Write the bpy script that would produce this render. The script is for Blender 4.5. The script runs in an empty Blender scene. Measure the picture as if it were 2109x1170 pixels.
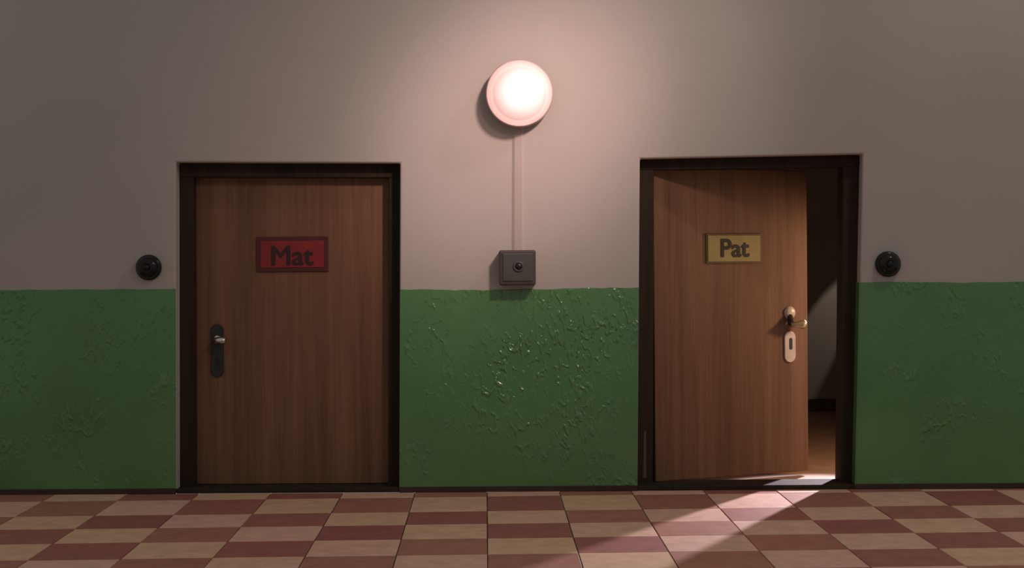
import bpy, bmesh, math, random
from mathutils import Vector, Matrix

random.seed(7)
SC = bpy.context.scene
COL = SC.collection

# ------------------------------------------------------------------ camera
# photo 2109 x 1170; the corridor wall is the plane Y = 0, the floor is Z = 0
F_PX, VX, VY = 3330.0, 1116.0, 525.0      # focal length and vanishing point of the wall normal
CAM_D, CAM_H, ROLL = 10.0, 1.4625, 0.0065
cam_data = bpy.data.cameras.new('camera')
cam_data.sensor_fit = 'HORIZONTAL'
cam_data.sensor_width = 36.0
cam_data.lens = F_PX / 2109.0 * 36.0
cam_data.shift_x = (1054.5 - VX) / 2109.0
cam_data.shift_y = -(585.0 - VY) / 2109.0
cam_data.clip_end = 100
cam = bpy.data.objects.new('camera', cam_data)
COL.objects.link(cam)
cam.matrix_world = (Matrix.Translation((0, -CAM_D, CAM_H)) @ Matrix.Rotation(math.pi / 2, 4, 'X')
                    @ Matrix.Rotation(-ROLL, 4, 'Z'))
SC.camera = cam

# ------------------------------------------------------------------ world, lights, exposure
SC.view_settings.view_transform = 'Standard'
SC.view_settings.look = 'None'
SC.view_settings.gamma = 1.0
SC.view_settings.use_curve_mapping = False
SC.view_settings.exposure = 0.0

world = bpy.data.worlds.new('world')
SC.world = world
world.use_nodes = True
bg = world.node_tree.nodes['Background']
bg.inputs['Color'].default_value = (1.0, 0.94, 0.90, 1)
bg.inputs['Strength'].default_value = 0.23


def light(name, kind, loc, energy, color, radius, target=None, angle=None, blend=0.3):
    d = bpy.data.lights.new(name, kind)
    d.energy = energy
    d.color = color
    d.shadow_soft_size = radius
    o = bpy.data.objects.new(name, d)
    COL.objects.link(o)
    o.location = loc
    if target is not None:
        o.rotation_euler = (Vector(target) - Vector(loc)).to_track_quat('-Z', 'Y').to_euler()
    if angle is not None:
        d.spot_size = math.radians(angle)
        d.spot_blend = blend
    return o


# unseen key light of the set, high up on the right
light('unseen_key_light', 'POINT', (3.9, -2.7, 6.4), 165, (1.0, 0.88, 0.78), 0.16)
# two unseen spotlights, added for the glow around the wall lamp: wide and narrow
light('added_glow_spot_wide', 'SPOT', (2.1, -4.4, 4.9), 390, (1.0, 0.74, 0.66), 0.28,
      target=(-0.10, 0.0, 2.34), angle=39, blend=1.0)
light('added_glow_spot_narrow', 'SPOT', (2.1, -4.4, 4.9), 900, (1.0, 0.67, 0.61), 0.28,
      target=(-0.15, 0.0, 2.27), angle=20.5, blend=1.0)
# bright lamp in the room behind the open door: its beam falls through the gap on to the tiles
light('room_light', 'SPOT', (3.25, 3.20, 1.75), 1450, (1.0, 0.88, 0.98), 0.05,
      target=(1.134, -0.84, 0.0), angle=21, blend=0.2)
# warm lamp standing just inside, right of the doorway
light('room_side_lamp', 'SPOT', (2.75, 0.42, 1.35), 52, (1.0, 0.66, 0.40), 0.08,
      target=(1.6, 0.90, 0.60), angle=125, blend=0.5)
# reading light that grazes the far wall of the room
light('room_reading_light', 'SPOT', (3.35, 4.55, 2.2), 52, (1.0, 0.84, 0.70), 0.03,
      target=(2.60, 5.0, 0.74), angle=14, blend=0.3)


# ------------------------------------------------------------------ helpers
def W(px, py, y=0.0):
    """photo pixel -> (X, Z) on the plane Y = y"""
    dx, dy = px - VX, py - VY
    c, s = math.cos(ROLL), math.sin(ROLL)
    k = (CAM_D + y) / F_PX
    return ((dx * c - dy * s) * k, CAM_H - (dx * s + dy * c) * k)


def tag(o, label=None, cat=None, group=None, kind=None):
    if label: o['label'] = label
    if cat: o['category'] = cat
    if group: o['group'] = group
    if kind: o['kind'] = kind
    return o


def empty(name, loc=(0, 0, 0)):
    o = bpy.data.objects.new(name, None)
    o.empty_display_size = 0.1
    COL.objects.link(o)
    o.location = loc
    return o


def link(name, me, mat=None, parent=None, smooth=False):
    """mesh given in world coordinates; a child keeps its place under its parent"""
    if mat: me.materials.append(mat)
    if smooth:
        for p in me.polygons: p.use_smooth = True
    o = bpy.data.objects.new(name, me)
    COL.objects.link(o)
    if parent is not None:
        o.parent = parent
        o.matrix_parent_inverse = world_mat(parent).inverted()
    return o


def world_mat(o):
    m = o.matrix_basis.copy()
    if o.parent:
        m = world_mat(o.parent) @ o.matrix_parent_inverse @ m
    return m


def bm_mesh(bm, name):
    bmesh.ops.recalc_face_normals(bm, faces=bm.faces[:])
    me = bpy.data.meshes.new(name)
    bm.to_mesh(me)
    bm.free()
    return me


def prism(name, pts, y0, y1, mat=None, parent=None, bevel=0.0, seg=2):
    """polygon pts [(X, Z)] extruded from y0 (front) to y1 (back)"""
    bm = bmesh.new()
    a = [bm.verts.new((x, y0, z)) for x, z in pts]
    b = [bm.verts.new((x, y1, z)) for x, z in pts]
    n = len(pts)
    bm.faces.new(a)
    bm.faces.new(b[::-1])
    for i in range(n):
        bm.faces.new((a[i], b[i], b[(i + 1) % n], a[(i + 1) % n]))
    if bevel:
        bmesh.ops.recalc_face_normals(bm, faces=bm.faces[:])
        bmesh.ops.bevel(bm, geom=bm.edges[:], offset=bevel, segments=seg, profile=0.5, affect='EDGES')
    return link(name, bm_mesh(bm, name), mat, parent)


def box(name, x0, x1, y0, y1, z0, z1, mat=None, parent=None, bevel=0.0, seg=2):
    return prism(name, [(x0, z0), (x1, z0), (x1, z1), (x0, z1)], y0, y1, mat, parent, bevel, seg)


def lathe(name, prof, cx, cz, mat=None, parent=None, n=48, y0=0.0, sx=1.0, sz=1.0):
    """profile [(radius, y)] turned about the Y axis through (cx, cz)"""
    bm = bmesh.new()
    rings = []
    for r, y in prof:
        if r < 1e-6:
            rings.append([bm.verts.new((cx, y0 + y, cz))])
        else:
            rings.append([bm.verts.new((cx + sx * r * math.cos(2 * math.pi * i / n), y0 + y,
                                        cz + sz * r * math.sin(2 * math.pi * i / n))) for i in range(n)])
    for a, b in zip(rings, rings[1:]):
        for i in range(n):
            j = (i + 1) % n
            if len(a) == 1 and len(b) == 1: continue
            if len(a) == 1: bm.faces.new((a[0], b[i], b[j]))
            elif len(b) == 1: bm.faces.new((a[i], b[0], a[j]))
            else: bm.faces.new((a[i], b[i], b[j], a[j]))
    return link(name, bm_mesh(bm, name), mat, parent, smooth=True)


def tube(name, pts, radii, mat=None, parent=None, n=14):
    """round bar along pts with a radius per point and rounded, closed ends"""
    bm = bmesh.new()
    pts = [Vector(p) for p in pts]
    rings = []
    for k, (p, r) in enumerate(zip(pts, radii)):
        d = (pts[min(k + 1, len(pts) - 1)] - pts[max(k - 1, 0)]).normalized()
        u = d.cross(Vector((0.31, 0.17, 0.93))).normalized()
        v = d.cross(u)
        rings.append([bm.verts.new(p + r * (math.cos(2 * math.pi * i / n) * u + math.sin(2 * math.pi * i / n) * v))
                      for i in range(n)])
    for a, b in zip(rings, rings[1:]):
        for i in range(n):
            bm.faces.new((a[i], a[(i + 1) % n], b[(i + 1) % n], b[i]))
    bm.faces.new(rings[0][::-1])
    bm.faces.new(rings[-1])
    return link(name, bm_mesh(bm, name), mat, parent, smooth=True)


def stadium(cx, cz, w, h, n=8):
    """rounded-end upright plate outline"""
    r, pts = w / 2, []
    for i in range(n + 1):
        a = math.pi * i / n
        pts.append((cx + r * math.cos(a), cz + h / 2 - r + r * math.sin(a)))
    for i in range(n + 1):
        a = math.pi + math.pi * i / n
        pts.append((cx + r * math.cos(a), cz - h / 2 + r + r * math.sin(a)))
    return pts


# ------------------------------------------------------------------ materials
def mat_new(name):
    m = bpy.data.materials.new(name)
    m.use_nodes = True
    nt = m.node_tree
    b = nt.nodes['Principled BSDF']
    return m, nt, b


def node(nt, kind, **kw):
    n = nt.nodes.new(kind)
    for k, v in kw.items():
        if k in n.inputs: n.inputs[k].default_value = v
        else: setattr(n, k, v)
    return n


def ramp(nt, src, stops):
    r = nt.nodes.new('ShaderNodeValToRGB')
    while len(r.color_ramp.elements) < len(stops): r.color_ramp.elements.new(0.5)
    for e, (p, c) in zip(r.color_ramp.elements, stops):
        e.position = p
        e.color = (*c, 1) if len(c) == 3 else c
    nt.links.new(src, r.inputs['Fac'])
    return r


def coords(nt, scale=(1, 1, 1)):
    tc = nt.nodes.new('ShaderNodeTexCoord')
    mp = nt.nodes.new('ShaderNodeMapping')
    mp.inputs['Scale'].default_value = scale
    nt.links.new(tc.outputs['Object'], mp.inputs['Vector'])
    return mp.outputs['Vector']


def plain(name, col, rough=0.5, metal=0.0, var=0.12, scale=14, bump=0.0, spec=0.5):
    m, nt, b = mat_new(name)
    v = coords(nt)
    nz = node(nt, 'ShaderNodeTexNoise', Scale=scale, Detail=4.0)
    nt.links.new(v, nz.inputs['Vector'])
    lo = tuple(c * (1 - var) for c in col)
    hi = tuple(min(1, c * (1 + var)) for c in col)
    r = ramp(nt, nz.outputs['Fac'], [(0.3, lo), (0.7, hi)])
    nt.links.new(r.outputs['Color'], b.inputs['Base Color'])
    b.inputs['Roughness'].default_value = rough
    b.inputs['Metallic'].default_value = metal
    b.inputs['Specular IOR Level'].default_value = spec
    if bump:
        bp = node(nt, 'ShaderNodeBump', Strength=bump, Distance=0.01)
        nt.links.new(nz.outputs['Fac'], bp.inputs['Height'])
        nt.links.new(bp.outputs['Normal'], b.inputs['Normal'])
    return m


def plaster(name, col):
    m, nt, b = mat_new(name)
    v = coords(nt)
    big = node(nt, 'ShaderNodeTexNoise', Scale=0.9, Detail=3.0)
    fine = node(nt, 'ShaderNodeTexNoise', Scale=28.0, Detail=5.0)
    for n in (big, fine): nt.links.new(v, n.inputs['Vector'])
    r = ramp(nt, big.outputs['Fac'], [(0.3, tuple(c * 0.95 for c in col)), (0.7, tuple(c * 1.04 for c in col))])
    nt.links.new(r.outputs['Color'], b.inputs['Base Color'])
    b.inputs['Roughness'].default_value = 0.85
    b.inputs['Specular IOR Level'].default_value = 0.2
    bp = node(nt, 'ShaderNodeBump', Strength=0.10, Distance=0.01)
    nt.links.new(fine.outputs['Fac'], bp.inputs['Height'])
    nt.links.new(bp.outputs['Normal'], b.inputs['Normal'])
    return m


def green_paint(name, col):
    """thick gloss paint with runs and lumps, most of them in the middle of the wall"""
    m, nt, b = mat_new(name)
    v = coords(nt)
    big = node(nt, 'ShaderNodeTexNoise', Scale=1.6, Detail=3.0)
    nt.links.new(v, big.inputs['Vector'])
    r = ramp(nt, big.outputs['Fac'], [(0.3, tuple(c * 0.9 for c in col)), (0.7, tuple(c * 1.08 for c in col))])
    nt.links.new(r.outputs['Color'], b.inputs['Base Color'])
    b.inputs['Roughness'].default_value = 0.17
    b.inputs['Specular IOR Level'].default_value = 0.7
    lump = node(nt, 'ShaderNodeTexNoise', Scale=19.0, Detail=1.0, Distortion=1.2)
    tc = nt.nodes.new('ShaderNodeTexCoord')
    mp = nt.nodes.new('ShaderNodeMapping')
    mp.inputs['Scale'].default_value = (1.25, 1.0, 0.7)
    mp.inputs['Rotation'].default_value = (0, math.radians(22), 0)
    nt.links.new(tc.outputs['Object'], mp.inputs['Vector'])
    nt.links.new(mp.outputs['Vector'], lump.inputs['Vector'])
    lr = ramp(nt, lump.outputs['Fac'], [(0.52, (0, 0, 0)), (0.74, (1, 1, 1))])
    # where the paint is lumpy: patches, plus one dense field right of the middle
    mask = node(nt, 'ShaderNodeTexNoise', Scale=2.6, Detail=2.0)
    nt.links.new(v, mask.inputs['Vector'])
    cx, cz = W(1150, 745)
    dist = node(nt, 'ShaderNodeVectorMath', operation='DISTANCE')
    nt.links.new(tc.outputs['Object'], dist.inputs[0])
    dist.inputs[1].default_value = (cx, 0, cz)
    near = node(nt, 'ShaderNodeMapRange')
    near.inputs['From Min'].default_value = 0.15
    near.inputs['From Max'].default_value = 0.95
    near.inputs['To Min'].default_value = 0.20
    near.inputs['To Max'].default_value = 0.0
    nt.links.new(dist.outputs['Value'], near.inputs['Value'])
    add = node(nt, 'ShaderNodeMath', operation='ADD')
    nt.links.new(mask.outputs['Fac'], add.inputs[0])
    nt.links.new(near.outputs[0], add.inputs[1])
    mr = ramp(nt, add.outputs[0], [(0.50, (0.03, 0.03, 0.03)), (0.80, (1, 1, 1))])
    mul = node(nt, 'ShaderNodeMath', operation='MULTIPLY')
    nt.links.new(lr.outputs['Color'], mul.inputs[0])
    nt.links.new(mr.outputs['Color'], mul.inputs[1])
    bp = node(nt, 'ShaderNodeBump', Strength=0.6, Distance=0.022)
    nt.links.new(mul.outputs[0], bp.inputs['Height'])
    nt.links.new(bp.outputs['Normal'], b.inputs['Normal'])
    return m


def wood(name, dark, light_, rough=0.58):
    m, nt, b = mat_new(name)
    v = coords(nt, (9.0, 9.0, 0.35))
    n1 = node(nt, 'ShaderNodeTexNoise', Scale=1.6, Detail=6.0, Roughness=0.6, Distortion=0.4)
    nt.links.new(v, n1.inputs['Vector'])
    v2 = coords(nt, (60.0, 60.0, 1.2))
    n2 = node(nt, 'ShaderNodeTexNoise', Scale=1.5, Detail=3.0)
    nt.links.new(v2, n2.inputs['Vector'])
    mx = node(nt, 'ShaderNodeMath', operation='MULTIPLY_ADD')
    nt.links.new(n2.outputs['Fac'], mx.inputs[0])
    mx.inputs[1].default_value = 0.3
    nt.links.new(n1.outputs['Fac'], mx.inputs[2])
    r = ramp(nt, mx.outputs[0], [(0.46, dark), (0.82, light_)])
    nt.links.new(r.outputs['Color'], b.inputs['Base Color'])
    b.inputs['Roughness'].default_value = rough
    b.inputs['Specular IOR Level'].default_value = 0.2
    bp = node(nt, 'ShaderNodeBump', Strength=0.08, Distance=0.004)
    nt.links.new(n2.outputs['Fac'], bp.inputs['Height'])
    nt.links.new(bp.outputs['Normal'], b.inputs['Normal'])
    return m


def tile_mat(name, a, b_, rough=0.5):
    """fired floor tile; the tone differs from tile to tile"""
    m, nt, b = mat_new(name)
    oi = nt.nodes.new('ShaderNodeObjectInfo')
    r0 = ramp(nt, oi.outputs['Random'], [(0.0, a), (1.0, b_)])
    v = coords(nt)
    nz = node(nt, 'ShaderNodeTexNoise', Scale=9.0, Detail=5.0, Roughness=0.65)
    nt.links.new(v, nz.inputs['Vector'])
    r1 = ramp(nt, nz.outputs['Fac'], [(0.25, (0.78, 0.76, 0.74)), (0.75, (1.12, 1.12, 1.12))])
    mx = node(nt, 'ShaderNodeMix', data_type='RGBA', blend_type='MULTIPLY')
    mx.inputs['Factor'].default_value = 1.0
    nt.links.new(r0.outputs['Color'], mx.inputs['A'])
    nt.links.new(r1.outputs['Color'], mx.inputs['B'])
    nt.links.new(mx.outputs['Result'], b.inputs['Base Color'])
    b.inputs['Roughness'].default_value = rough
    b.inputs['Specular IOR Level'].default_value = 0.3
    return m


def opal_glass(name):
    m, nt, b = mat_new(name)
    nt.nodes.remove(b)
    out = nt.nodes['Material Output']
    tl = node(nt, 'ShaderNodeBsdfTranslucent')
    tl.inputs['Color'].default_value = (0.95, 0.76, 0.75, 1)
    df = node(nt, 'ShaderNodeBsdfDiffuse')
    df.inputs['Color'].default_value = (0.85, 0.76, 0.73, 1)
    tr = node(nt, 'ShaderNodeBsdfTransparent')
    tr.inputs['Color'].default_value = (1, 0.84, 0.80, 1)
    m1 = node(nt, 'ShaderNodeMixShader', Fac=0.25)
    nt.links.new(tl.outputs[0], m1.inputs[1])
    nt.links.new(df.outputs[0], m1.inputs[2])
    m2 = node(nt, 'ShaderNodeMixShader', Fac=0.35)
    nt.links.new(m1.outputs[0], m2.inputs[1])
    nt.links.new(tr.outputs[0], m2.inputs[2])
    nt.links.new(m2.outputs[0], out.inputs['Surface'])
    return m


def emit(name, col, strength):
    m, nt, b = mat_new(name)
    nt.nodes.remove(b)
    e = node(nt, 'ShaderNodeEmission', Strength=strength)
    e.inputs['Color'].default_value = (*col, 1)
    nt.links.new(e.outputs[0], nt.nodes['Material Output'].inputs['Surface'])
    return m


M = {
    'plaster': plaster('pinkish_grey_plaster', (0.50, 0.457, 0.422)),
    'green': green_paint('green_gloss_paint', (0.098, 0.252, 0.086)),
    'frame': wood('dark_stained_frame', (0.024, 0.017, 0.011), (0.045, 0.030, 0.019), 0.75),
    'door': wood('brown_veneer', (0.150, 0.075, 0.042), (0.235, 0.122, 0.070)),
    'pale_brown': plain('pale_brown_strip', (0.11, 0.082, 0.066), 0.7),
    'skirting': plain('dark_brown_skirting', (0.045, 0.024, 0.014), 0.6),
    'grout': plain('dark_grout', (0.06, 0.032, 0.026), 0.9, scale=30),
    'tile_red': tile_mat('red_brown_tile', (0.40, 0.135, 0.122), (0.50, 0.225, 0.155)),
    'tile_tan': tile_mat('tan_tile', (0.82, 0.53, 0.34), (0.86, 0.52, 0.41)),
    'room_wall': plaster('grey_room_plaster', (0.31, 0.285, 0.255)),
    'room_floor': plain('brown_room_floor', (0.42, 0.25, 0.155), 0.6, scale=5),
    'black': plain('black_gloss_plastic', (0.010, 0.010, 0.009), 0.2, spec=0.35),
    'grey': plain('grey_metal_box', (0.085, 0.082, 0.080), 0.45, var=0.08),
    'grey_rim': plain('grey_metal_rim', (0.075, 0.062, 0.055), 0.5, var=0.08),
    'hole': plain('black_button', (0.008, 0.008, 0.008), 0.4),
    'trunking': plaster('painted_trunking', (0.50, 0.43, 0.40)),
    'lamp_base': plain('lamp_base_enamel', (0.30, 0.22, 0.19), 0.5),
    'lamp_rim': plain('lamp_rim_enamel', (0.55, 0.45, 0.42), 0.4),
    'opal': opal_glass('opal_glass'),
    'bulb': emit('bulb_light', (1.0, 0.82, 0.78), 7.0),
    'red': plain('red_sign_paint', (0.26, 0.018, 0.020), 0.45),
    'red_dark': plain('dark_red_sign_border', (0.085, 0.014, 0.010), 0.5),
    'red_ink': plain('dark_sign_ink', (0.035, 0.010, 0.007), 0.5),
    'yellow': plain('yellow_sign_paint', (0.33, 0.255, 0.085), 0.5),
    'yellow_dark': plain('ochre_sign_border', (0.12, 0.075, 0.022), 0.5),
    'ink': plain('black_sign_ink', (0.020, 0.014, 0.006), 0.5),
    'iron': plain('dark_iron', (0.030, 0.031, 0.028), 0.42, metal=0.3),
    'steel': plain('polished_steel', (0.75, 0.72, 0.68), 0.16, metal=1.0),
    'cream': plain('cream_enamel', (0.62, 0.50, 0.42), 0.35),
    'brass': plain('dull_brass', (0.50, 0.38, 0.22), 0.35, metal=0.6),
}

# ------------------------------------------------------------------ walls with the two door openings
OPEN = {
    1: dict(tl=W(362, 334), tr=W(824, 336), br=(W(822, 1000)[0], 0.0), bl=(W(363, 1000)[0], 0.0)),
    2: dict(tl=W(1318, 327), tr=W(1777, 317), br=(W(1762, 1000)[0], 0.0), bl=(W(1313, 1000)[0], 0.0)),
}
XL, XR, ZT, WT = -5.2, 5.2, 4.2, 0.32
a, b = OPEN[1], OPEN[2]
wall = prism('wall_back', [(XL, 0), a['bl'], a['tl'], a['tr'], a['br'], b['bl'], b['tl'], b['tr'], b['br'],
                           (XR, 0), (XR, ZT), (XL, ZT)], 0.0, WT, M['plaster'], bevel=0.012, seg=3)
tag(wall, 'pinkish grey plaster corridor wall around the two doors', 'wall', kind='structure')


def lerp_x(p, q, z):
    t = (z - p[1]) / (q[1] - p[1])
    return p[0] + (q[0] - p[0]) * t


def dado(name, left, right, top_px, parent):
    """thick green paint field: left / right edges as two (X, Z) points, top edge as photo points"""
    top = [W(*p) for p in top_px]
    z0 = 0.0
    pts = [(lerp_x(*left, z0), z0), (lerp_x(*right, z0), z0)]
    xr, xl = lerp_x(*right, top[-1][1]), lerp_x(*left, top[0][1])
    n = 26
    for i in range(n + 1):
        t = 1 - i / n
        k = t * (len(top) - 1)
        j = min(int(k), len(top) - 2)
        z = top[j][1] + (top[j + 1][1] - top[j][1]) * (k - j)
        z += random.uniform(-0.004, 0.004) if 0 < i < n else 0
        pts.append((xl + (xr - xl) * t, z))
    return prism(name, pts, -0.006, 0.004, M['green'], parent, bevel=0.003, seg=2)


E = 0.002
dado('painted_dado', ((XL, 0), (XL, 1)), ((a['bl'][0] - E, 0), (a['tl'][0] - E, a['tl'][1])), [(0, 596), (360, 595)], wall)
dado('painted_dado', ((a['br'][0] + E, 0), (a['tr'][0] + E, a['tr'][1])), ((b['bl'][0] - E, 0), (b['tl'][0] - E, b['tl'][1])),
     [(822, 596), (1080, 597), (1180, 594), (1312, 592)], wall)
dado('painted_dado', ((b['br'][0] + E, 0), (b['tr'][0] + E, b['tr'][1])), ((XR, 0), (XR, 1)), [(1765, 582), (2109, 584)], wall)

for q, p, zt, s_ in ((b['br'], b['tr'], W(1770, 582)[1], -1),):
    xt = lerp_x(q, p, zt)
    prism('painted_reveal', [(q[0] - s_ * 0.002, 0), (q[0] + s_ * 0.005, 0), (xt + s_ * 0.005, zt), (xt - s_ * 0.002, zt)],
          -0.004, 0.105, M['green'], wall)

for nm, x0, x1 in (('baseboard_left', XL, a['bl'][0]), ('baseboard_center', a['br'][0], b['bl'][0]),
                   ('baseboard_right', b['br'][0], XR)):
    o = box(nm, x0, x1, -0.014, 0.002, 0.0, 0.034, M['skirting'], None, 0.003)
    tag(o, {'baseboard_left': 'thin dark skirting left of the closed door',
            'baseboard_center': 'thin dark skirting between the two doors',
            'baseboard_right': 'thin dark skirting right of the open door'}[nm], 'baseboard', kind='structure')

# ------------------------------------------------------------------ floor, tile by tile
floor = box('floor', XL, XR, -11.0, 0.0, -0.10, -0.006, M['grout'])
tag(floor, 'chequered floor of red-brown and tan square tiles', 'floor', kind='structure')
PHI = 0.0349
OX, OY, TS = -0.339, -0.26, 0.4452
e1, e2 = Vector((math.cos(PHI), math.sin(PHI))), Vector((-math.sin(PHI), math.cos(PHI)))
rows = [0.51, 0.06, -0.50, -0.94, -1.387, -1.834]
while len(rows) < 13: rows.append(rows[-1] - 0.446)
YMAX = -0.002


def clip(poly, ymax):
    out = []
    for i, p in enumerate(poly):
        q = poly[(i + 1) % len(poly)]
        if p.y <= ymax: out.append(p)
        if (p.y <= ymax) != (q.y <= ymax):
            t = (ymax - p.y) / (q.y - p.y)
            out.append(p + (q - p) * t)
    return out


def inset(poly, d):
    c = sum(poly, Vector((0, 0))) / len(poly)
    n = len(poly)
    res = []
    for i in range(n):
        p0, p1, p2 = poly[i - 1], poly[i], poly[(i + 1) % n]
        u, v = (p1 - p0).normalized(), (p2 - p1).normalized()
        n1, n2 = Vector((-u.y, u.x)), Vector((-v.y, v.x))
        k = 1 + n1.dot(n2)
        res.append(p1 + (n1 + n2) * (d / max(k, 0.3)))
    return res


for ri in range(len(rows) - 1):
    v1, v0 = rows[ri], rows[ri + 1]
    for ci in range(-10, 10):
        u0, u1 = ci * TS, (ci + 1) * TS
        j = lambda: random.uniform(-0.001, 0.001)
        quad = [Vector((OX, OY)) + e1 * (u + j()) + e2 * (w + j()) for u, w in ((u0, v0), (u1, v0), (u1, v1), (u0, v1))]
        quad = inset(quad, 0.0025)
        quad = clip(quad, YMAX)
        if len(quad) < 3 or max(p.y for p in quad) - min(p.y for p in quad) < 0.02: continue
        if min(p.x for p in quad) < XL or max(p.x for p in quad) > XR: continue
        inner = inset(quad, 0.0015)
        dz = random.uniform(-0.0012, 0.0012)
        bm = bmesh.new()
        lo = [bm.verts.new((p.x, p.y, -0.008)) for p in quad]
        mi = [bm.verts.new((p.x, p.y, -0.002 + dz)) for p in quad]
        hi = [bm.verts.new((p.x, p.y, dz)) for p in inner]
        n = len(quad)
        for r0, r1 in ((lo, mi), (mi, hi)):
            for i in range(n):
                bm.faces.new((r0[i], r0[(i + 1) % n], r1[(i + 1) % n], r1[i]))
        bm.faces.new(hi)
        red = (ri + ci) % 2 == 1
        link('floor_tile', bm_mesh(bm, 'floor_tile'), M['tile_red' if red else 'tile_tan'], floor)

# ------------------------------------------------------------------ room behind the open door
RX0, RX1, RY1, RZ = 0.55, 5.0, 5.0, 3.0
o = box('floor_inner', RX0, RX1, 0.26, RY1, -0.06, 0.0, M['room_floor'])
tag(o, 'brown floor of the room behind the open door', 'floor', kind='structure')
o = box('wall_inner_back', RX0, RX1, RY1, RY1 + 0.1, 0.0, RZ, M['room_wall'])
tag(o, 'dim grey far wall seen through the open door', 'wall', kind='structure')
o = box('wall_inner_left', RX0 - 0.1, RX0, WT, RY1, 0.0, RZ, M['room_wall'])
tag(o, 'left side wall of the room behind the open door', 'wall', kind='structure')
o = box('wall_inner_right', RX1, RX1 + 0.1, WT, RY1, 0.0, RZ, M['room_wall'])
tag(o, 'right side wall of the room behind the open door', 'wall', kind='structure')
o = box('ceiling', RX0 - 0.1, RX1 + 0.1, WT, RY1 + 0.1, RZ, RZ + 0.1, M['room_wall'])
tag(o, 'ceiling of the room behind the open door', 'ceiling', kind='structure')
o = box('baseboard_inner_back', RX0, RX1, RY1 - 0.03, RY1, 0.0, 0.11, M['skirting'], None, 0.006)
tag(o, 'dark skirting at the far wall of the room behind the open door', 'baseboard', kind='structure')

# ------------------------------------------------------------------ door frames
FY = 0.10


def frame(name, op, inner, label):
    """inner: tl, tr, br, bl corners of the clear opening (front edge)"""
    t = empty(name, ((op['bl'][0] + op['br'][0]) / 2, FY, 0))
    tl, tr, br, bl = inner
    g = 0.0
    prism('jamb', [(op['bl'][0] - g, 0), (bl[0], 0), tl, (op['tl'][0], tl[1]), ], FY, 0.29, M['frame'], t, 0.005)
    prism('jamb', [(br[0], 0), (op['br'][0], 0), (op['tr'][0], tr[1]), tr], FY, 0.29, M['frame'], t, 0.005)
    prism('head', [(op['tl'][0], tl[1]), (op['tr'][0], tr[1]), op['tr'], op['tl']], FY - 0.002, 0.29, M['frame'], t, 0.005)
    prism('threshold', [(op['bl'][0], 0.0), (op['br'][0], 0.0), (op['br'][0], 0.030), (op['bl'][0], 0.030)],
          -0.006, 0.26, M['frame'], t, 0.006)
    tag(t, label, 'door frame', kind='structure')
    return t


frame('trim_1', OPEN[1], (W(399, 365, FY), W(801, 366, FY), (W(799, 1000, FY)[0], 0), (W(401, 1000, FY)[0], 0)),
      'dark brown wooden frame around the closed door')
tr2 = frame('trim_2', OPEN[2], (W(1347, 350, FY), W(1737, 343, FY), (W(1731, 1000, FY)[0], 0), (W(1344, 1000, FY)[0], 0)),
      'dark brown wooden frame around the open door')
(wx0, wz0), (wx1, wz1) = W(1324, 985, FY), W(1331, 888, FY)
prism('pale_strip', [(wx0, wz0), (wx1, wz0), (wx1 - 0.002, wz1), (wx0 + 0.010, wz1)], FY - 0.002, FY + 0.006, M['pale_brown'], tr2)  # narrow paler strip low on the left jamb


# ------------------------------------------------------------------ doors
def handle_set(root, cx, cz, y, side, plate_mat, lever_mat, s=1.0):
    """long plate with rounded ends, keyhole, rose and a short lever; side = +1 lever to the right"""
    hp = prism('handle_plate', stadium(cx, cz, 0.080 * s, 0.335 * s), y - 0.010, y + 0.004, plate_mat, root, 0.003)
    kz = cz - 0.070 * s
    prism('keyhole', stadium(cx, kz, 0.019 * s, 0.060 * s, 6), y - 0.0115, y - 0.004, M['hole'], hp)
    hp['label'] = 'dark iron handle plate'
    hz = cz + 0.070 * s
    hr = lathe('handle_rose', [(0, -0.030), (0.024 * s, -0.028), (0.030 * s, -0.012), (0.030 * s, 0.0)], cx, hz, lever_mat, root, 24, y0=y)
    tube('lever', [(cx, y - 0.02, hz), (cx, y - 0.060, hz), (cx + side * 0.012, y - 0.074, hz),
                   (cx + side * 0.05 * s, y - 0.078, hz - 0.004), (cx + side * 0.064 * s, y - 0.078, hz - 0.006),
                   (cx + side * 0.068 * s, y - 0.078, hz - 0.006)],
         [0.015, 0.015, 0.019, 0.024, 0.021, 0.010], lever_mat, hr)
    hr['label'] = 'shiny steel lever handle'


# closed door
LY = 0.175
bl, tr = W(390, 1000, LY), W(812, 355, LY)
d1 = empty('door_1', ((bl[0] + tr[0]) / 2, LY, 0.03))
tag(d1, 'closed brown wooden door with a red name plate', 'door', kind='structure')
box('door_leaf', bl[0], tr[0], LY, LY + 0.055, 0.032, tr[1], M['door'], d1, 0.004)
hc = W(448, 722, LY)
handle_set(d1, hc[0], hc[1], LY, 1, M['iron'], M['steel'])

# open door: built closed about its hinge, then swung into the room
ANG = math.radians(25)
HY = 0.16
hx = W(1347, 525, HY)[0]
LW = 1.15


def swing(o):
    """turn a finished piece about the hinge line of the open door"""
    m = Matrix.Translation((hx, HY, 0)) @ Matrix.Rotation(ANG, 4, 'Z')
    o.data.transform(m)
    return o


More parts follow.
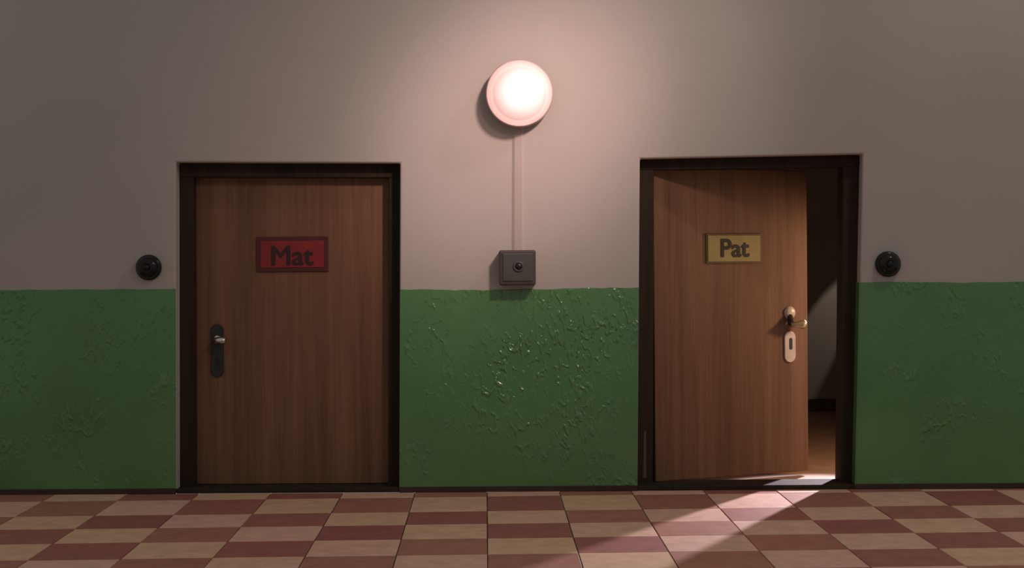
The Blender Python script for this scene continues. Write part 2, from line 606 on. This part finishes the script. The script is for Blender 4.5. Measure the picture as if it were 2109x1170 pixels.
d2 = empty('door_2', (hx, HY, 0.03))
tag(d2, 'brown wooden door standing ajar with a yellow name plate', 'door', kind='structure')
n0 = len(d2.children)
box('door_leaf', 0.0, LW, 0.0, 0.055, 0.030, 2.005, M['door'], d2, 0.005)
def on_door2(px, py):
    """photo pixel -> (u, z) on the front face of the open door"""
    dx, dy = px - VX, py - VY
    c, s = math.cos(ROLL), math.sin(ROLL)
    rx, rz = (dx * c - dy * s) / F_PX, -(dx * s + dy * c) / F_PX
    # (rx*t, t-10) = hinge + u*(cos, sin)
    ca, sa = math.cos(ANG), math.sin(ANG)
    # rx*(10+HY+u*sa) = hx+u*ca
    u = (rx * (CAM_D + HY) - hx) / (ca - rx * sa)
    return u, CAM_H + rz * (CAM_D + HY + u * sa)


hu, hz = on_door2(1626, 690)
ru, rz_ = on_door2(1626, 644)
hr = lathe('handle_rose', [(0, -0.022), (0.026, -0.020), (0.040, -0.010), (0.042, 0.0)], ru, rz_, M['cream'], d2, 32)
lu, lz_ = on_door2(1624, 668)
tube('lever_neck', [(ru - 0.004, -0.010, rz_ - 0.02), (lu - 0.01, -0.040, lz_ + 0.01), (lu, -0.060, lz_)],
     [0.018, 0.021, 0.022], M['iron'], hr)
ku, kz_ = on_door2(1640, 667)
tube('lever', [(lu - 0.022, -0.062, lz_), (lu + 0.01, -0.066, lz_), (ku - 0.014, -0.068, kz_), (ku + 0.004, -0.068, kz_),
               (ku + 0.020, -0.068, kz_), (ku + 0.026, -0.068, kz_)], [0.016, 0.020, 0.026, 0.034, 0.026, 0.012], M['brass'], hr, 18)
eu, ez = on_door2(1626, 714)
es = prism('escutcheon', stadium(eu, ez, 0.084, 0.205), -0.010, 0.004, M['cream'], d2, 0.003)
ku, kz_ = on_door2(1627, 708)
prism('keyhole', stadium(ku, kz_, 0.024, 0.078, 6), -0.0115, -0.004, M['hole'], es)
hr['label'] = 'cream round handle rose'
es['label'] = 'cream keyhole plate with rounded ends'
# lever on the inner side
tube('inner_lever', [(hu, 0.05, hz + 0.05), (hu, 0.115, hz + 0.05), (hu + 0.03, 0.125, hz + 0.048), (hu + 0.13, 0.125, hz + 0.03),
                     (hu + 0.15, 0.125, hz + 0.028)], [0.014, 0.014, 0.017, 0.015, 0.010], M['iron'], d2)
box('latch', LW - 0.004, LW + 0.014, 0.018, 0.038, hz + 0.05, hz + 0.10, M['iron'], d2, 0.002)
for ch in d2.children_recursive: swing(ch)


# ------------------------------------------------------------------ name plates
def text_mesh(txt, x0, x1, z0, z1, y, depth, bold):
    cu = bpy.data.curves.new('lettering', 'FONT')
    cu.body = txt
    cu.extrude = 0.02
    tmp = bpy.data.objects.new('lettering', cu)
    COL.objects.link(tmp)
    bpy.context.view_layer.update()
    me = bpy.data.meshes.new_from_object(tmp.evaluated_get(bpy.context.evaluated_depsgraph_get()))
    bpy.data.objects.remove(tmp)
    bpy.data.curves.remove(cu)
    vs = [v.co.copy() for v in me.vertices]
    ax, bx = min(v.x for v in vs), max(v.x for v in vs)
    ay, by = min(v.y for v in vs), max(v.y for v in vs)
    az, bz = min(v.z for v in vs), max(v.z for v in vs)
    for v in me.vertices:
        c = v.co
        v.co = (x0 + (c.x - ax) / (bx - ax) * (x1 - x0),
                y - depth * (c.z - az) / (bz - az),
                z0 + (c.y - ay) / (by - ay) * (z1 - z0))
    me.update()
    bm = bmesh.new()
    for dx, dz in ((-bold, 0), (bold, 0), (0, bold), (0, -bold)):
        k = len(bm.verts)
        bm.from_mesh(me)
        bm.verts.ensure_lookup_table()
        for v in bm.verts[k:]:
            v.co.x += dx
            v.co.z += dz
            v.co.y -= 0.0002 * (dx > 0) + 0.0004 * (dz > 0) + 0.0006 * (dz < 0)
    bm.to_mesh(me)
    bm.free()
    return me


def name_plate(label, quad, rim, letters, txt, y, mats, after=None, bold=0.004):
    (x0, z0), (x1, z1) = quad
    (tx0, tz0), (tx1, tz1) = letters
    t = empty('name_plate', ((x0 + x1) / 2, y, z0))
    parts = [box('border', x0, x1, y - 0.010, y, z0, z1, mats[0], t, 0.003),
             box('plate_face', x0 + rim, x1 - rim, y - 0.014, y - 0.008, z0 + rim, z1 - rim, mats[1], t, 0.002),
             link('lettering', text_mesh(txt, tx0, tx1, tz0, tz1, y - 0.0135, 0.003, bold), mats[2], t)]
    if after:
        for p in parts: after(p)
        q = Matrix.Translation((hx, HY, 0)) @ Matrix.Rotation(ANG, 4, 'Z') @ Vector(t.location)
        for p in parts: p.matrix_parent_inverse = Matrix.Translation(-q)
        t.location = q
    tag(t, label, 'sign')
    return t


name_plate('red name plate with dark letters on the closed brown door',
           (W(529, 560, LY), W(676, 487, LY)), 0.026, (W(561, 546, LY), W(645, 507, LY)), 'Mat', LY,
           (M['red_dark'], M['red'], M['red_ink']))
name_plate('yellow name plate with black letters on the half-open brown door',
           (on_door2(1453, 543), on_door2(1566, 481)), 0.012, (on_door2(1483, 529), on_door2(1540, 493)), 'Pat', 0.0,
           (M['yellow_dark'], M['yellow'], M['ink']), after=swing, bold=0.004)

# ------------------------------------------------------------------ wall lamp
lx, lz = W(1070, 195)
R = 0.207
lamp = empty('wall_lamp', (lx, 0, lz))
tag(lamp, 'glowing round white glass lamp high on the wall between the doors', 'lamp')
lathe('lamp_base', [(0, 0.0), (0.165, 0.0), (0.165, -0.055), (0.15, -0.06), (0, -0.06)], lx, lz, M['lamp_base'], lamp, 64)
lathe('lamp_rim', [(0.15, -0.050), (R - 0.004, -0.050), (R, -0.056), (R, -0.078), (R - 0.006, -0.084), (0.19, -0.084), (0.19, -0.055), (0.15, -0.055)],
      lx, lz, M['lamp_rim'], lamp, 64)
prof = []
for i in range(17):
    t = math.pi / 2 * i / 16
    prof.append(((R - 0.006) * math.cos(t), -0.080 - 0.185 * math.sin(t)))
prof[-1] = (0.0, -0.265)
lathe('glass_dome', prof, lx, lz, M['opal'], lamp, 64)
bm = bmesh.new()
bmesh.ops.create_uvsphere(bm, u_segments=24, v_segments=16, radius=1.0)
bmesh.ops.transform(bm, verts=bm.verts[:], matrix=Matrix.Translation((lx + 0.018, -0.160, lz + 0.004))
                    @ Matrix.Rotation(math.radians(-25), 4, 'Y') @ Matrix.Diagonal((0.105, 0.050, 0.085, 1)))
link('bulb', bm_mesh(bm, 'bulb'), M['bulb'], lamp, smooth=True)

# cable trunking from the lamp to the switch box
t0, t1 = W(1067, 262), W(1067, 517)
tw = 0.040
bm = bmesh.new()
prof = [(-tw, 0.0), (-tw + 0.018, -0.010), (tw - 0.016, -0.012), (tw, 0.0)]
ra = [bm.verts.new((t1[0] + x, y, t1[1])) for x, y in prof]
rb = [bm.verts.new((t0[0] + x * 0.92, y, t0[1])) for x, y in prof]
for i in range(4):
    bm.faces.new((ra[i], ra[(i + 1) % 4], rb[(i + 1) % 4], rb[i]))
bm.faces.new(ra)
bm.faces.new(rb[::-1])
o = link('cable_trunking', bm_mesh(bm, 'cable_trunking'), M['trunking'])
tag(o, 'flat wall-coloured cable trunking running down from the round lamp', 'cable trunking')

# switch box under the lamp
(bx0, bz0), (bx1, bz1) = W(1028, 588, -0.13), W(1103, 515, -0.13)
sb = empty('switch_box', ((bx0 + bx1) / 2, 0, bz0))
tag(sb, 'square grey metal switch box at the lower end of the trunking', 'switch')
box('housing', bx0, bx1, -0.130, 0.0, bz0, bz1, M['grey_rim'], sb, 0.012, 3)
box('face_plate', bx0 + 0.022, bx1 - 0.016, -0.137, -0.125, bz0 + 0.024, bz1 - 0.018, M['grey'], sb, 0.006)
cx, cz = W(1068, 549, -0.135)
lathe('collar', [(0.020, 0.0), (0.034, 0.0), (0.034, -0.006), (0.024, -0.010), (0.020, -0.004)], cx, cz, M['grey'], sb, 24, y0=-0.135)
lathe('button', [(0, -0.010), (0.016, -0.009), (0.022, -0.003), (0.022, 0.004)], cx, cz, M['hole'], sb, 24, y0=-0.137)


# round black bells
def bell(px, py, label):
    cx, cz = W(px, py)
    t = empty('doorbell', (cx, 0, cz - 0.08))
    tag(t, label, 'doorbell', 'round black doorbells beside the doors')
    lathe('base_ring', [(0.060, 0.0), (0.079, 0.0), (0.079, -0.018), (0.074, -0.026), (0.060, -0.030)], cx, cz, M['black'], t, 40)
    lathe('cover', [(0.070, -0.020), (0.069, -0.036), (0.060, -0.056), (0.044, -0.070), (0.030, -0.075), (0.022, -0.072), (0, -0.072)],
          cx, cz, M['black'], t, 40)
    lathe('push_button', [(0.020, -0.066), (0.020, -0.084), (0.015, -0.090), (0, -0.092)], cx, cz, M['black'], t, 24)
    return t


bell(307, 551, 'round black glossy doorbell left of the closed door')
bell(1828, 544, 'round black glossy doorbell right of the open door')
